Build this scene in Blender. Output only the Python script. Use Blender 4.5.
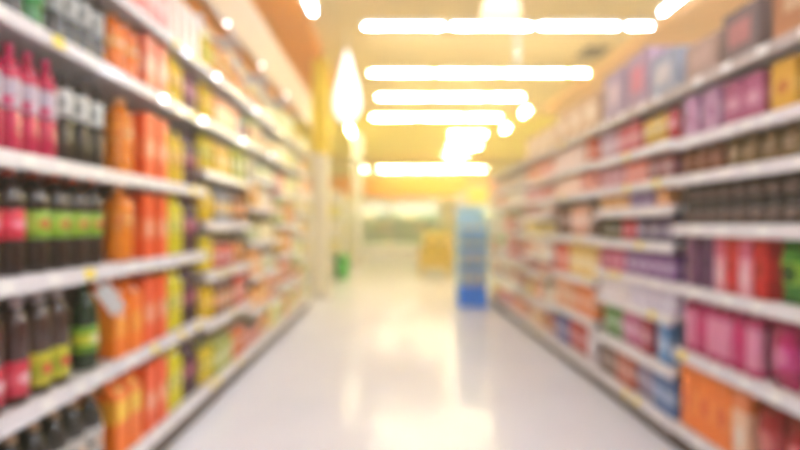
import bpy, bmesh, math, random
from mathutils import Vector, Matrix

# ------------------------------------------------------------------ clear
for o in list(bpy.data.objects):
    bpy.data.objects.remove(o)
S = bpy.context.scene
C = S.collection
RND = random.Random(7)

# ------------------------------------------------------------------ camera
EYE = 1.21
FPX = 480.0                      # focal length in pixels of an 800 wide frame
cam_d = bpy.data.cameras.new('camera')
cam = bpy.data.objects.new('camera', cam_d)
C.objects.link(cam)
cam.location = (0, 0, EYE)
cam.rotation_euler = (math.pi / 2, 0, 0)
cam_d.sensor_width = 36.0
cam_d.lens = 36.0 * FPX / 800
cam_d.shift_x = 0.010
cam_d.clip_start = 0.02
cam_d.clip_end = 200
cam_d.dof.use_dof = True
cam_d.dof.focus_distance = 0.42
cam_d.dof.aperture_fstop = cam_d.lens / 12.8     # 12.8 mm wide opening
S.camera = cam

# ------------------------------------------------------------------ world + view
S.view_settings.view_transform = 'Standard'
S.view_settings.look = 'None'
S.view_settings.gamma = 1.0
S.view_settings.use_curve_mapping = False
S.view_settings.exposure = 0.72
TUBE_POWER = 60.0
HAZE = 0.03  # thin warm volume added to stand in for lens veil
W = bpy.data.worlds.new('veil_haze')
S.world = W
W.use_nodes = True
wn = W.node_tree
wn.nodes['Background'].inputs['Color'].default_value = (0, 0, 0, 1)
wn.nodes['Background'].inputs['Strength'].default_value = 0
if HAZE > 0:
    vs = wn.nodes.new('ShaderNodeVolumeScatter')
    vs.inputs['Color'].default_value = (1.0, 0.92, 0.60, 1)
    vs.inputs['Density'].default_value = HAZE
    vs.inputs['Anisotropy'].default_value = 0.35
    wn.links.new(vs.outputs['Volume'], wn.nodes['World Output'].inputs['Volume'])

# ------------------------------------------------------------------ materials
MATS = {}


def srgb(c):
    def f(v):
        v = v / 255.0
        return v / 12.92 if v <= 0.04045 else ((v + 0.055) / 1.055) ** 2.4
    return (f(c[0]), f(c[1]), f(c[2]), 1.0)


def _new(key):
    m = bpy.data.materials.new('mat_' + str(len(MATS)))
    m.use_nodes = True
    MATS[key] = m
    return m, m.node_tree, m.node_tree.nodes['Principled BSDF']


def plain(col, rough=0.5, metal=0.0, vary=0.08, scale=6.0, coat=0.0):
    """one colour with a faint mottling"""
    key = ('plain', col, rough, metal, vary, scale, coat)
    if key in MATS:
        return MATS[key]
    m, t, b = _new(key)
    n = t.nodes.new('ShaderNodeTexNoise')
    n.inputs['Scale'].default_value = scale
    tc = t.nodes.new('ShaderNodeTexCoord')
    t.links.new(tc.outputs['Object'], n.inputs['Vector'])
    r = t.nodes.new('ShaderNodeValToRGB')
    c = srgb(col)
    r.color_ramp.elements[0].position = 0.3
    r.color_ramp.elements[1].position = 0.7
    r.color_ramp.elements[0].color = tuple(max(0, v * (1 - vary)) for v in c[:3]) + (1,)
    r.color_ramp.elements[1].color = tuple(min(1, v * (1 + vary)) for v in c[:3]) + (1,)
    t.links.new(n.outputs['Fac'], r.inputs['Fac'])
    t.links.new(r.outputs['Color'], b.inputs['Base Color'])
    b.inputs['Roughness'].default_value = rough
    b.inputs['Metallic'].default_value = metal
    if coat:
        b.inputs['Coat Weight'].default_value = coat
        b.inputs['Coat Roughness'].default_value = 0.08
    return m


def printed(base, band, spot, lo=0.30, hi=0.62, rough=0.35):
    """packaging print: ground colour, a band across and an oval patch in it"""
    key = ('print', base, band, spot, lo, hi, rough)
    if key in MATS:
        return MATS[key]
    m, t, b = _new(key)
    N, L = t.nodes, t.links
    tc = N.new('ShaderNodeTexCoord')
    sp = N.new('ShaderNodeSeparateXYZ')
    L.new(tc.outputs['Generated'], sp.inputs[0])
    r = N.new('ShaderNodeValToRGB')
    e = r.color_ramp
    e.interpolation = 'CONSTANT'
    e.elements[0].position = 0.0
    e.elements[0].color = srgb(base)
    e.elements[1].position = lo
    e.elements[1].color = srgb(band)
    x = e.elements.new(hi)
    x.color = srgb(base)
    L.new(sp.outputs['Z'], r.inputs['Fac'])
    # oval patch
    mp = N.new('ShaderNodeMapping')
    mid = (lo + hi) / 2
    mp.inputs['Location'].default_value = (0.0, -0.5 * 2.6, -mid * 5.0)
    mp.inputs['Scale'].default_value = (0.0, 2.6, 5.0)
    L.new(tc.outputs['Generated'], mp.inputs['Vector'])
    ln = N.new('ShaderNodeVectorMath')
    ln.operation = 'LENGTH'
    L.new(mp.outputs['Vector'], ln.inputs[0])
    lt = N.new('ShaderNodeMath')
    lt.operation = 'LESS_THAN'
    lt.inputs[1].default_value = 0.75
    L.new(ln.outputs['Value'], lt.inputs[0])
    mx = N.new('ShaderNodeMix')
    mx.data_type = 'RGBA'
    L.new(lt.outputs[0], mx.inputs['Factor'])
    L.new(r.outputs['Color'], mx.inputs['A'])
    mx.inputs['B'].default_value = srgb(spot)
    L.new(mx.outputs['Result'], b.inputs['Base Color'])
    b.inputs['Roughness'].default_value = rough
    return m


def emit(col, strength):
    key = ('emit', col, strength)
    if key in MATS:
        return MATS[key]
    m, t, b = _new(key)
    b.inputs['Base Color'].default_value = (0.9, 0.9, 0.9, 1)
    b.inputs['Emission Color'].default_value = col + (1,)
    b.inputs['Emission Strength'].default_value = strength
    return m


# ------------------------------------------------------------------ mesh helpers
MESH = {}


def finish(name, bm, mat, smooth=False):
    bmesh.ops.recalc_face_normals(bm, faces=bm.faces)
    me = bpy.data.meshes.new(name)
    bm.to_mesh(me)
    bm.free()
    me.materials.append(mat)
    if smooth:
        for p in me.polygons:
            p.use_smooth = True
    return me


def add_box(bm, x0, x1, y0, y1, z0, z1):
    v = [bm.verts.new((x, y, z)) for x in (x0, x1) for y in (y0, y1) for z in (z0, z1)]
    for f in ((0, 1, 3, 2), (4, 6, 7, 5), (0, 4, 5, 1), (2, 3, 7, 6), (0, 2, 6, 4), (1, 5, 7, 3)):
        bm.faces.new([v[i] for i in f])


def box_mesh(name, x0, x1, y0, y1, z0, z1, mat, bev=0.0):
    key = ('box', name, round(x0, 4), round(x1, 4), round(y0, 4), round(y1, 4), round(z0, 4), round(z1, 4), mat.name, bev)
    if key in MESH:
        return MESH[key]
    bm = bmesh.new()
    add_box(bm, x0, x1, y0, y1, z0, z1)
    if bev:
        bmesh.ops.bevel(bm, geom=list(bm.edges), offset=bev, segments=1, affect='EDGES')
    MESH[key] = finish(name, bm, mat)
    return MESH[key]


def lathe_mesh(name, prof, mat, seg=14, smooth=True, axis='Z'):
    key = ('lathe', name, tuple((round(a, 4), round(b, 4)) for a, b in prof), mat.name, seg, axis)
    if key in MESH:
        return MESH[key]
    bm = bmesh.new()
    rings = []
    for r, z in prof:
        if r < 1e-5:
            rings.append([bm.verts.new((0, 0, z))])
        else:
            rings.append([bm.verts.new((r * math.cos(2 * math.pi * i / seg), r * math.sin(2 * math.pi * i / seg), z)) for i in range(seg)])
    for a, b in zip(rings, rings[1:]):
        if len(a) == 1 and len(b) == 1:
            continue
        for i in range(seg):
            j = (i + 1) % seg
            if len(a) == 1:
                bm.faces.new((a[0], b[i], b[j]))
            elif len(b) == 1:
                bm.faces.new((a[i], a[j], b[0]))
            else:
                bm.faces.new((a[i], a[j], b[j], b[i]))
    if axis == 'Y':
        bmesh.ops.rotate(bm, verts=bm.verts, cent=(0, 0, 0), matrix=Matrix.Rotation(-math.pi / 2, 3, 'X'))
    if axis == 'X':
        bmesh.ops.rotate(bm, verts=bm.verts, cent=(0, 0, 0), matrix=Matrix.Rotation(math.pi / 2, 3, 'Y'))
    MESH[key] = finish(name, bm, mat, smooth)
    return MESH[key]


def bag_mesh(name, w, d, h, mat):
    """pillow bag: bulging middle, flat crimped ends"""
    key = ('bag', name, w, d, h, mat.name)
    if key in MESH:
        return MESH[key]
    bm = bmesh.new()
    nu, nv = 6, 9
    sides = []
    for sgn in (1, -1):
        g = []
        for j in range(nv):
            v = j / (nv - 1)
            row = []
            for i in range(nu):
                u = i / (nu - 1)
                bulge = (math.sin(math.pi * u) ** 0.6 if 0 < u < 1 else 0) * (math.sin(math.pi * min(1, max(0, (v - 0.07) / 0.86))) ** 0.55 if 0.07 < v < 0.93 else 0)
                wr = 0.004 * math.sin(9 * u + 5 * v)
                pinch = 1 - 0.07 * math.sin(math.pi * v)
                row.append(bm.verts.new((sgn * (d / 2 * bulge + 0.0015) + (wr * bulge), (u - 0.5) * w * pinch, v * h)))
            g.append(row)
        sides.append(g)
        for j in range(nv - 1):
            for i in range(nu - 1):
                bm.faces.new((g[j][i], g[j][i + 1], g[j + 1][i + 1], g[j + 1][i]))
    a, b = sides
    loop = [(0, i) for i in range(nu)] + [(j, nu - 1) for j in range(1, nv)] + [(nv - 1, i) for i in range(nu - 2, -1, -1)] + [(j, 0) for j in range(nv - 2, 0, -1)]
    for k in range(len(loop)):
        p, q = loop[k], loop[(k + 1) % len(loop)]
        bm.faces.new((a[p[0]][p[1]], a[q[0]][q[1]], b[q[0]][q[1]], b[p[0]][p[1]]))
    MESH[key] = finish(name, bm, mat, True)
    return MESH[key]


def obj(name, me, parent=None, loc=(0, 0, 0), rz=0.0):
    o = bpy.data.objects.new(name, me)
    C.objects.link(o)
    o.location = loc
    if rz:
        o.rotation_euler = (0, 0, rz)
    if parent is not None:
        o.parent = parent
    return o


def tag(o, label, cat, group=None):
    o['label'] = label
    o['category'] = cat
    if group:
        o['group'] = group
    return o


def struct(name, me, label, cat, loc=(0, 0, 0)):
    o = obj(name, me, None, loc)
    o['kind'] = 'structure'
    o['label'] = label
    o['category'] = cat
    return o


ORD = ['', 'first', 'second', 'third', 'fourth', 'fifth', 'sixth', 'seventh', 'eighth', 'ninth', 'tenth']

# ------------------------------------------------------------------ colours
WHITE = (238, 234, 236)
RAIL = (232, 228, 232)
CREAM = (240, 224, 190)

# ------------------------------------------------------------------ the room
XL, XR, YF, YB, HC = -9.0, 10.0, -4.0, 21.6, 4.10


def floor_material():
    m, t, b = _new('floor')
    N, L = t.nodes, t.links
    tc = N.new('ShaderNodeTexCoord')
    n = N.new('ShaderNodeTexNoise')
    n.inputs['Scale'].default_value = 1.4
    n.inputs['Detail'].default_value = 5
    L.new(tc.outputs['Object'], n.inputs['Vector'])
    r = N.new('ShaderNodeValToRGB')
    r.color_ramp.elements[0].position = 0.3
    r.color_ramp.elements[1].position = 0.75
    r.color_ramp.elements[0].color = srgb((222, 221, 230))
    r.color_ramp.elements[1].color = srgb((232, 231, 238))
    L.new(n.outputs['Fac'], r.inputs['Fac'])
    L.new(r.outputs['Color'], b.inputs['Base Color'])
    rr = N.new('ShaderNodeMapRange')
    rr.inputs['To Min'].default_value = 0.13
    rr.inputs['To Max'].default_value = 0.22
    L.new(n.outputs['Fac'], rr.inputs['Value'])
    L.new(rr.outputs['Result'], b.inputs['Roughness'])
    b.inputs['Specular IOR Level'].default_value = 0.27
    return m


struct('floor', box_mesh('floor', XL, XR, YF, YB, -0.1, 0, floor_material()), 'polished pale grey store floor reflecting the ceiling lights', 'floor')
struct('ceiling', box_mesh('ceiling', XL, XR, YF, YB, HC, HC + 0.1, plain((226, 196, 136), 0.8, vary=0.05, scale=0.6)), 'tan painted ceiling carrying rows of tube lights', 'ceiling')
wl = plain((240, 205, 130), 0.8, vary=0.05, scale=0.8)
wr = plain((235, 195, 150), 0.8, vary=0.05, scale=0.8)
wb = plain((250, 230, 150), 0.7, vary=0.05, scale=0.8)
struct('wall_left', box_mesh('wall', XL - 0.1, XL, YF, YB, 0, HC, wl), 'warm yellow side wall behind the drinks shelving', 'wall')
struct('wall_right', box_mesh('wall', XR, XR + 0.1, YF, YB, 0, HC, wr), 'peach side wall behind the grocery shelving', 'wall')
struct('wall_back', box_mesh('wall', XL, XR, YB, YB + 0.1, 0, HC, wb), 'cream end wall above the produce cases', 'wall')
struct('wall_front', box_mesh('wall', XL, XR, YF - 0.1, YF, 0, HC, plain((225, 215, 205), 0.8)), 'pale wall at the entrance end of the store', 'wall')
orange = plain((240, 146, 8), 0.7, vary=0.06, scale=0.7)
struct('trim_1', box_mesh('soffit', -3.4, -1.16, YF, 12.0, HC - 0.13, HC - 0.002, orange), 'orange painted dropped soffit above the drinks shelving', 'soffit')
struct('trim_2', box_mesh('soffit', 3.75, 6.5, YF, 12.0, HC - 0.13, HC - 0.002, plain((224, 172, 118), 0.7, vary=0.06, scale=0.7)), 'peach orange dropped soffit above the grocery shelving', 'soffit')
struct('trim_3', box_mesh('fascia', XL + 0.02, XR - 0.02, 20.7, 20.85, 2.42, 3.30, plain((236, 150, 16), 0.6, vary=0.05)), 'golden orange fascia band hung above the produce cases', 'fascia')
struct('trim_4', box_mesh('tint_panel', -4.0, 6.0, 12.6, 20.4, HC - 0.06, HC - 0.002, plain((248, 222, 84), 0.7, vary=0.05)), 'added ceiling panel with warm glow painted yellow, over the far crossing', 'ceiling panel')  # panel added; its yellow stands in for the warm far glow

# ------------------------------------------------------------------ tube lights
tube_mat = emit((0.89, 0.94, 1.0), TUBE_POWER)
tube_warm = emit((1.0, 0.85, 0.43), TUBE_POWER * 1.9)
white_metal = plain((235, 235, 232), 0.4, vary=0.03)
grey_metal = plain((150, 150, 152), 0.35, 0.6, vary=0.03)
ZT = 3.90


def tube_light(x, y, along, label, group, length=1.2, warm=False, zt=ZT):
    """batten: housing, glowing tube, two end caps, two drop rods"""
    L2 = length / 2
    root = bpy.data.objects.new('tube_light', None)
    C.objects.link(root)
    root.location = (x, y, zt)
    if along == 'Y':
        root.rotation_euler = (0, 0, math.pi / 2)
    tag(root, label, 'ceiling light', group)
    obj('housing', box_mesh('housing', -L2 + .01, L2 - .01, -.035, .035, .035, .075, white_metal, .006), root)
    obj('tube', lathe_mesh('tube', [(0, -L2 + .04), (.016, -L2 + .04), (.016, L2 - .04), (0, L2 - .04)], tube_warm if warm else tube_mat, 10, axis='X'), root)
    bm = bmesh.new()
    key = ('reflector', length)
    if key not in MESH:
        pr = [(-.045, .006), (-.03, .028), (.03, .028), (.045, .006), (.045, .01), (.032, .033), (-.032, .033), (-.045, .01)]
        e = [[bm.verts.new((x_, a, b)) for a, b in pr] for x_ in (-L2 + .045, L2 - .045)]
        for i in range(8):
            j = (i + 1) % 8
            bm.faces.new((e[0][i], e[0][j], e[1][j], e[1][i]))
        bm.faces.new(e[0])
        bm.faces.new(e[1])
        MESH[key] = finish('reflector', bm, white_metal)
    else:
        bm.free()
    obj('reflector', MESH[key], root)
    cap = box_mesh('end_cap', -.018, .018, -.024, .024, -.026, .036, white_metal, .005)
    rod = lathe_mesh('drop_rod', [(0, .073), (.006, .073), (.006, HC - zt), (0, HC - zt)], grey_metal, 6)
    for s in (-1, 1):
        obj('end_cap', cap, root, (s * (L2 - .022), 0, 0))
        obj('drop_rod', rod, root, (s * (L2 - .25), 0, 0))


rows = [(6.5, -.41, 3.54, ZT), (8.5, -.42, 3.49, ZT), (10.1, -.33, 2.77, ZT), (12.0, -.52, 2.72, ZT), (14.2, 1.7, 2.8, ZT),
        (16.4, 1.9, 3.15, ZT), (18.4, 2.0, 2.9, ZT), (19.9, -.6, 3.9, 3.52)]
for k, (y, x0, x1, zt) in enumerate(rows):
    x = x0
    lab = 'fluorescent tube light in crosswise row, %s row past the yellow pendant lamp' % ORD[k + 1]
    while x1 - x > 0.3:
        ln = min(1.13, x1 - x)
        tube_light(x + ln / 2, y, 'X', lab, 'tube lights of crosswise row %s' % ORD[k + 1], round(ln, 2), k > 0, zt)
        x += ln + 0.055
# lengthwise rows along both sides of the aisle
for x, ys, lab, grp in (
        (-1.0, [-2.6, -1.35, -.1, 1.15, 2.4, 3.65, 4.9, 5.65 + .0], 'fluorescent tube light in lengthwise row beside the orange soffit', 'lengthwise tube lights by the orange soffit'),
        (3.42, [-2.6, -1.35, -.1, 1.15, 2.4, 3.65, 4.9], 'fluorescent tube light in lengthwise row beside the peach soffit', 'lengthwise tube lights by the peach soffit')):
    for y in ys:
        if y == 5.65:
            continue
        tube_light(x, y + .62, 'Y', lab, grp)
for x, ys, lab, grp in (
        (-1.18, [13.7, 15.2], 'fluorescent tube light in lengthwise line beyond the yellow column', 'lengthwise tube lights beyond the yellow column'),
        (3.17, [11.4, 13.35], 'short fluorescent tube light set lengthwise at end of crosswise row', 'short lengthwise tube lights at row ends')):
    for y in ys:
        tube_light(x, y, 'Y', lab, grp, 1.2 if x < 0 else 0.7, True)
tube_light(-1.15, 19.9, 'X', 'very short tube light at the end of row under the golden fascia', None, 0.3, True, 3.52)
# unseen crosswise rows, added for frontal light on the near shelves
for y in (-1.6, 1.6):
    for q in range(3):
        tube_light(.2 + q * 1.2, y, 'X', 'added unseen fluorescent tube light in crosswise row near the entrance wall', 'added tube lights near the entrance wall', 1.13)
# unseen lamps added over neighbouring aisles to brighten haze and far end
for x, lab, grp in ((-5.0, 'added unseen fluorescent tube light over the aisle behind the drinks shelving', 'added tube lights behind the drinks shelving'),
                    (6.0, 'added unseen fluorescent tube light over the aisle behind the grocery shelving', 'added tube lights behind the grocery shelving')):
    for k in range(9):
        tube_light(x, 1.0 + k * 2.2, 'Y', lab, grp, 1.2, k > 1)

# ------------------------------------------------------------------ shelving
LATL, LATR = 1.19, 1.51
DEPTH = 0.46
rail_mat = plain(RAIL, 0.28, vary=0.03, coat=0.4)
shelf_mat = plain((222, 216, 214), 0.45, vary=0.04)
back_mat_l = plain((120, 92, 84), 0.7, vary=0.06)
back_mat_r = plain((165, 135, 125), 0.7, vary=0.06)
back_pale = plain((238, 222, 176), .7, vary=.05)
upright_mat = plain((205, 198, 198), 0.4, vary=0.04)
kick_mat = plain((84, 62, 56), 0.5, vary=0.1)
header_mat = plain((205, 178, 142), 0.6, vary=0.04)
tag_y = plain((245, 222, 70), 0.5, vary=0.05)
tag_w = plain((245, 243, 240), 0.5, vary=0.03)


top_rail_mat = plain((178, 160, 152), 0.4, vary=0.04)


def rail_mesh(s, w, top=False):
    """slanted price channel; runs along Y, front towards the aisle"""
    key = ('rail', s, round(w, 3), top)
    if key in MESH:
        return MESH[key]
    bm = bmesh.new()
    pr = [(0.0, -.032), (.006, -.036), (.014, .022), (.022, .024), (.022, -.02), (.014, -.03)]
    ends = []
    for y in (0.004, w - 0.004):
        ends.append([bm.verts.new((s * px, y, pz)) for px, pz in pr])
    n = len(pr)
    for i in range(n):
        j = (i + 1) % n
        bm.faces.new((ends[0][i], ends[0][j], ends[1][j], ends[1][i]))
    bm.faces.new(ends[0])
    bm.faces.new(list(reversed(ends[1])))
    MESH[key] = finish('price_rail', bm, top_rail_mat if top else rail_mat)
    return MESH[key]


def tag_mesh(s, yellow, w=.06, h=.04):
    m = tag_y if yellow else tag_w
    key = ('ptag', s, yellow, w)
    if key in MESH:
        return MESH[key]
    bm = bmesh.new()
    add_box(bm, -.0022, -.0006, -w / 2, w / 2, -h / 2, h / 2)
    bmesh.ops.rotate(bm, verts=bm.verts, cent=(0, 0, 0), matrix=Matrix.Rotation(.16, 3, 'Y'))
    if s < 0:
        bmesh.ops.scale(bm, vec=(-1, 1, 1), verts=bm.verts)
    MESH[key] = finish('price_tag', bm, m)
    return MESH[key]


def shelving(side, lat, y0, w, levels, top, label, group, header=None, back=None):
    """gondola bay: side -1 stands left of the aisle, +1 right. levels = rail heights"""
    s = side
    root = bpy.data.objects.new('shelving_unit', None)
    C.objects.link(root)
    root.location = (s * lat, y0, 0)
    tag(root, label, 'shelving', group)

    def b(name, xa, xb, ya, yb, za, zb, mat, bev=0):
        x0_, x1_ = sorted((s * xa, s * xb))
        return box_mesh(name, x0_, x1_, ya, yb, za, zb, mat, bev)
    obj('back_panel', b('back_panel', DEPTH + .022, DEPTH + .04, .02, w - .02, 0.0, top, back or (back_mat_l if s < 0 else back_mat_r)), root)
    for ya in (0.0015, w - .0315):
        obj('upright', b('upright', DEPTH - .03, DEPTH + .02, ya, ya + .03, 0.0, top, upright_mat), root)
    obj('kick_plate', b('kick_plate', .03, .05, .004, w - .004, 0.0, levels[0] - .04, kick_mat), root)
    for k, z in enumerate(levels):
        sh = obj('shelf', b('shelf', .021, DEPTH - .032, .003, w - .003, -.006, .02, shelf_mat), root, (0, 0, z))
        obj('price_rail', rail_mesh(s, w, s > 0 and k == len(levels) - 1), sh)
        y = .08 + RND.random() * .1
        while y < w - .08:
            yl = RND.random() < .16
            obj('price_tag', tag_mesh(s, yl), sh, (s * .008, y, -.004))
            y += .11 + RND.random() * .16
        if k:
            br = b('bracket', .12, DEPTH - .032, 0, .006, -.045, -.0065, upright_mat)
            for ya in (.012, w - .018):
                obj('bracket', br, sh, (0, ya, 0))
    if header:
        h = obj('header_panel', b('header_panel', .0, .03, .004, w - .004, header[0], header[1], header_mat, .004), root)
        obj('header_trim', b('header_trim', -.012, .03, .006, w - .006, header[0] - .03, header[0] - .001, plain((150, 110, 80), .3, .3)), h)
        for ya in (.06, w - .1):
            obj('header_arm', b('header_arm', .03, DEPTH, ya, ya + .04, header[0] + .08, header[0] + .12, upright_mat), h)
    return root


# ------------------------------------------------------------------ products (prototypes)
def bottle_spec(name, desc, body, cap, label, R=.046, H=.34, shape='soda', lab=(.36, .63), cat='bottle'):
    bmt = plain(body, 0.12, vary=0.12, scale=9, coat=0.5)
    cmt = plain(cap, 0.4, vary=0.05)
    if shape == 'soda':
        pr = [(0, .012), (.5, .004), (.78, 0), (.95, .02), (1, .07), (1, .30), (.93, .33), (.95, lab[0] - .01), (.95, lab[1] + .01), (1, lab[1] + .05),
              (.93, .74), (.72, .82), (.48, .885), (.33, .92), (.30, .935), (.36, .94), (.36, .95), (.28, .953), (.28, .965), (0, .965)]
        capr = .36
    elif shape == 'juice':
        pr = [(0, .012), (.6, .004), (.85, 0), (1, .03), (1, .24), (.9, .28), (1, .32), (1, lab[0] - .01), (.97, lab[0]), (.97, lab[1]), (1, lab[1] + .01), (1, .74),
              (.9, .80), (.62, .86), (.42, .90), (.42, .95), (0, .95)]
        capr = .48
    else:  # straight shampoo-like bottle with a broad shoulder
        pr = [(0, .012), (.7, .003), (.92, 0), (1, .03), (1, lab[0] - .01), (.98, lab[0]), (.98, lab[1]), (1, lab[1] + .01), (1, .80), (.88, .86), (.5, .89), (.4, .9), (.4, .93), (0, .93)]
        capr = .45
    capz = pr[-1][1] - .012
    root = lathe_mesh(name, [(r * R, z * H) for r, z in pr], bmt)
    lr = R * 1.0
    li = R * .955 if shape == 'soda' else R * .975
    parts = [('cap', lathe_mesh('cap', [(capr * R * 1.0, capz * H - .004), (capr * R * 1.08, capz * H), (capr * R * 1.05, H - .003), (capr * R * .9, H), (0, H)], cmt, 12)),
             ('label', lathe_mesh('label', [(li, lab[0] * H), (lr * 1.012, lab[0] * H + .002), (lr * 1.012, lab[1] * H - .002), (li, lab[1] * H)], label, 14))]
    return dict(name=name, desc=desc, cat=cat, mesh=root, parts=parts, w=2.06 * R, d=2.06 * R, h=H)


def box_spec(name, desc, base, band, spot, w, d, h, lo=.3, hi=.62, cat='box', flap=True):
    m = printed(base, band, spot, lo, hi)
    root = box_mesh(name, -d / 2, d / 2, -w / 2, w / 2, 0, h, m, .0035)
    parts = []
    if flap:
        parts.append(('top_flap', box_mesh('top_flap', -d / 2 + .006, d / 2 - .006, -w / 2 + .006, -w / 2 + .006 + (w - .012) * .52, h, h + .0016, plain(base, .4))))
    return dict(name=name, desc=desc, cat=cat, mesh=root, parts=parts, w=w, d=d, h=h + .002)


def carton_spec(name, desc, base, band, spot, w, d, h, cap, lo=.25, hi=.6):
    """gable-top drink carton with a screw cap"""
    m = printed(base, band, spot, lo, hi)
    key = ('gable', name, w, d, h, m.name)
    if key not in MESH:
        bm = bmesh.new()
        hb = h * .80
        lo4 = [bm.verts.new((x, y, 0)) for x, y in ((-d / 2, -w / 2), (d / 2, -w / 2), (d / 2, w / 2), (-d / 2, w / 2))]
        hi4 = [bm.verts.new((x, y, hb)) for x, y in ((-d / 2, -w / 2), (d / 2, -w / 2), (d / 2, w / 2), (-d / 2, w / 2))]
        r = [bm.verts.new((x, y, z)) for z in (h * .93, h) for x, y in ((-.003, -w / 2), (.003, -w / 2), (.003, w / 2), (-.003, w / 2))]
        bm.faces.new(lo4)
        for a, b in ((lo4, hi4), (hi4, r[:4]), (r[:4], r[4:])):
            for i in range(4):
                j = (i + 1) % 4
                bm.faces.new((a[i], a[j], b[j], b[i]))
        bm.faces.new(r[4:])
        MESH[key] = finish(name, bm, m)
    cp = lathe_mesh('cap', [(0, 0), (.013, 0), (.014, .014), (0, .015)], plain(cap, .4), 10)
    return dict(name=name, desc=desc, cat='carton', mesh=MESH[key], parts=[('cap', cp, (-d / 4 - .004, 0, h * .858), (0, -math.atan2(d / 2, h * .13) * 0.0, 0))], w=w, d=d, h=h)


def bag_spec(name, desc, base, band, spot, w, d, h, lo=.3, hi=.65):
    m = printed(base, band, spot, lo, hi, .25)
    return dict(name=name, desc=desc, cat='packet', mesh=bag_mesh(name, w, d, h, m), parts=[], w=w, d=d, h=h)


def jar_spec(name, desc, body, lid, label, R=.042, H=.13):
    root = lathe_mesh(name, [(0, .006), (R * .8, 0), (R * .97, .006), (R, .016), (R, H * .70), (R * .93, H * .78), (R * .8, H * .82), (R * .8, H * .9), (0, H * .9)], plain(body, .12, vary=.15, scale=30, coat=.4))
    parts = [('lid', lathe_mesh('lid', [(R * .82, H * .83), (R * .88, H * .835), (R * .88, H - .002), (R * .84, H), (0, H)], plain(lid, .35, .3), 14)),
             ('label', lathe_mesh('label', [(R * .99, H * .18), (R * 1.015, H * .19), (R * 1.015, H * .62), (R * .99, H * .63)], label, 14))]
    return dict(name=name, desc=desc, cat='jar', mesh=root, parts=parts, w=2.05 * R, d=2.05 * R, h=H)


def can_spec(name, desc, base, band, spot, R=.035, H=.12):
    root = lathe_mesh(name, [(0, .004), (R * .7, 0), (R * .85, .002), (R, .010), (R, H - .012), (R * .86, H - .003), (R * .84, H - .001), (R * .8, H - .004), (0, H - .004)], printed(base, band, spot, rough=.25))
    parts = [('rim', lathe_mesh('rim', [(R * .80, H - .005), (R * .82, H), (R * .87, H), (R * .88, H - .006)], plain((200, 200, 202), .25, .8), 14))]
    return dict(name=name, desc=desc, cat='can', mesh=root, parts=parts, w=2.05 * R, d=2.05 * R, h=H)


def place(sp, loc, rz, label, group):
    o = bpy.data.objects.new(sp['name'], sp['mesh'])
    C.objects.link(o)
    o.location = loc
    o.rotation_euler = (0, 0, rz)
    tag(o, label, sp['cat'], group)
    for p in sp['parts']:
        c = bpy.data.objects.new(p[0], p[1])
        C.objects.link(c)
        c.parent = o
        if len(p) > 2:
            c.location = p[2]
    return o


def fill(side, lat, zr, y0, y1, sp, where, rows=1, stack=1, gap=.004, inset=.035, jitter=.006):
    """stand copies of one product on a shelf between y0 and y1"""
    many = sp if isinstance(sp, list) else [sp]
    n = max(1, int((y1 - y0 + .002) / (many[0]['w'] + gap)))
    step = (y1 - y0) / n
    for r in range(rows):
        for i in range(n):
            sp = many[i % len(many)]
            lab = sp['desc'] + ', ' + where
            for k in range(stack):
                x = side * (lat + inset + sp['d'] / 2 + r * (sp['d'] + .006) + (RND.random() * jitter if r == 0 and stack == 1 else 0))
                slack = max(0.0, step - sp['w']) / 2
                y = y0 + (i + .5) * step + (RND.random() - .5) * slack
                rot = (0 if side > 0 else math.pi) + (RND.random() - .5) * .02
                place(sp, (x, y, zr + .021 + k * (sp['h'] + .0015)), rot, lab, lab)


# --- drinks (left gondola)
lab_mag = printed((228, 60, 120), (240, 200, 215), (250, 235, 240), .45, .8)
magenta = bottle_spec('soda_bottle', 'magenta soda bottle with pink cap', (200, 20, 82), (235, 60, 125), printed((205, 190, 205), (225, 70, 130), (235, 225, 235), .1, .4), .034, .36, lab=(.40, .68))
silver = bottle_spec('soda_bottle', 'black soda bottle with silver label', (46, 34, 32), (60, 60, 62), printed((215, 217, 212), (150, 154, 152), (235, 238, 234), .35, .6), .034, .35, lab=(.50, .80))
silver_s = bottle_spec('soda_bottle', 'small black soda bottle with grey label', (52, 46, 44), (70, 72, 74), printed((185, 188, 188), (120, 124, 124), (215, 218, 216), .35, .6), .036, .29, lab=(.38, .74))
green_b = bottle_spec('soda_bottle', 'green soda bottle with white cap', (25, 120, 45), (235, 238, 232), printed((40, 150, 60), (230, 235, 215), (25, 110, 40)), .046, .27)
cola_green = bottle_spec('soda_bottle', 'dark cola bottle with lime green label', (44, 22, 18), (205, 70, 35), printed((130, 172, 36), (165, 196, 60), (205, 80, 45), .25, .8), .048, .355, lab=(.34, .62))
cola_red = bottle_spec('soda_bottle', 'dark cola bottle with red label', (44, 16, 16), (200, 60, 40), printed((212, 30, 58), (228, 60, 90), (240, 150, 165), .3, .7), .048, .355, lab=(.34, .62))
lem_dark = bottle_spec('soda_bottle', 'dark green soda bottle with yellow-green label', (24, 52, 22), (40, 80, 40), printed((120, 170, 35), (215, 215, 60), (235, 235, 190), .3, .7), .05, .35, lab=(.22, .52))
brown_red = bottle_spec('soda_bottle', 'brown soda bottle with crimson label', (70, 36, 34), (190, 165, 165), printed((205, 45, 70), (225, 90, 110), (240, 190, 195), .3, .7), .042, .35, 'juice', (.08, .42))
brown_yel = bottle_spec('soda_bottle', 'brown soda bottle with yellow label', (70, 42, 34), (190, 170, 165), printed((205, 200, 55), (170, 180, 40), (220, 70, 60), .3, .7), .043, .35, 'juice', (.08, .42))
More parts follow.
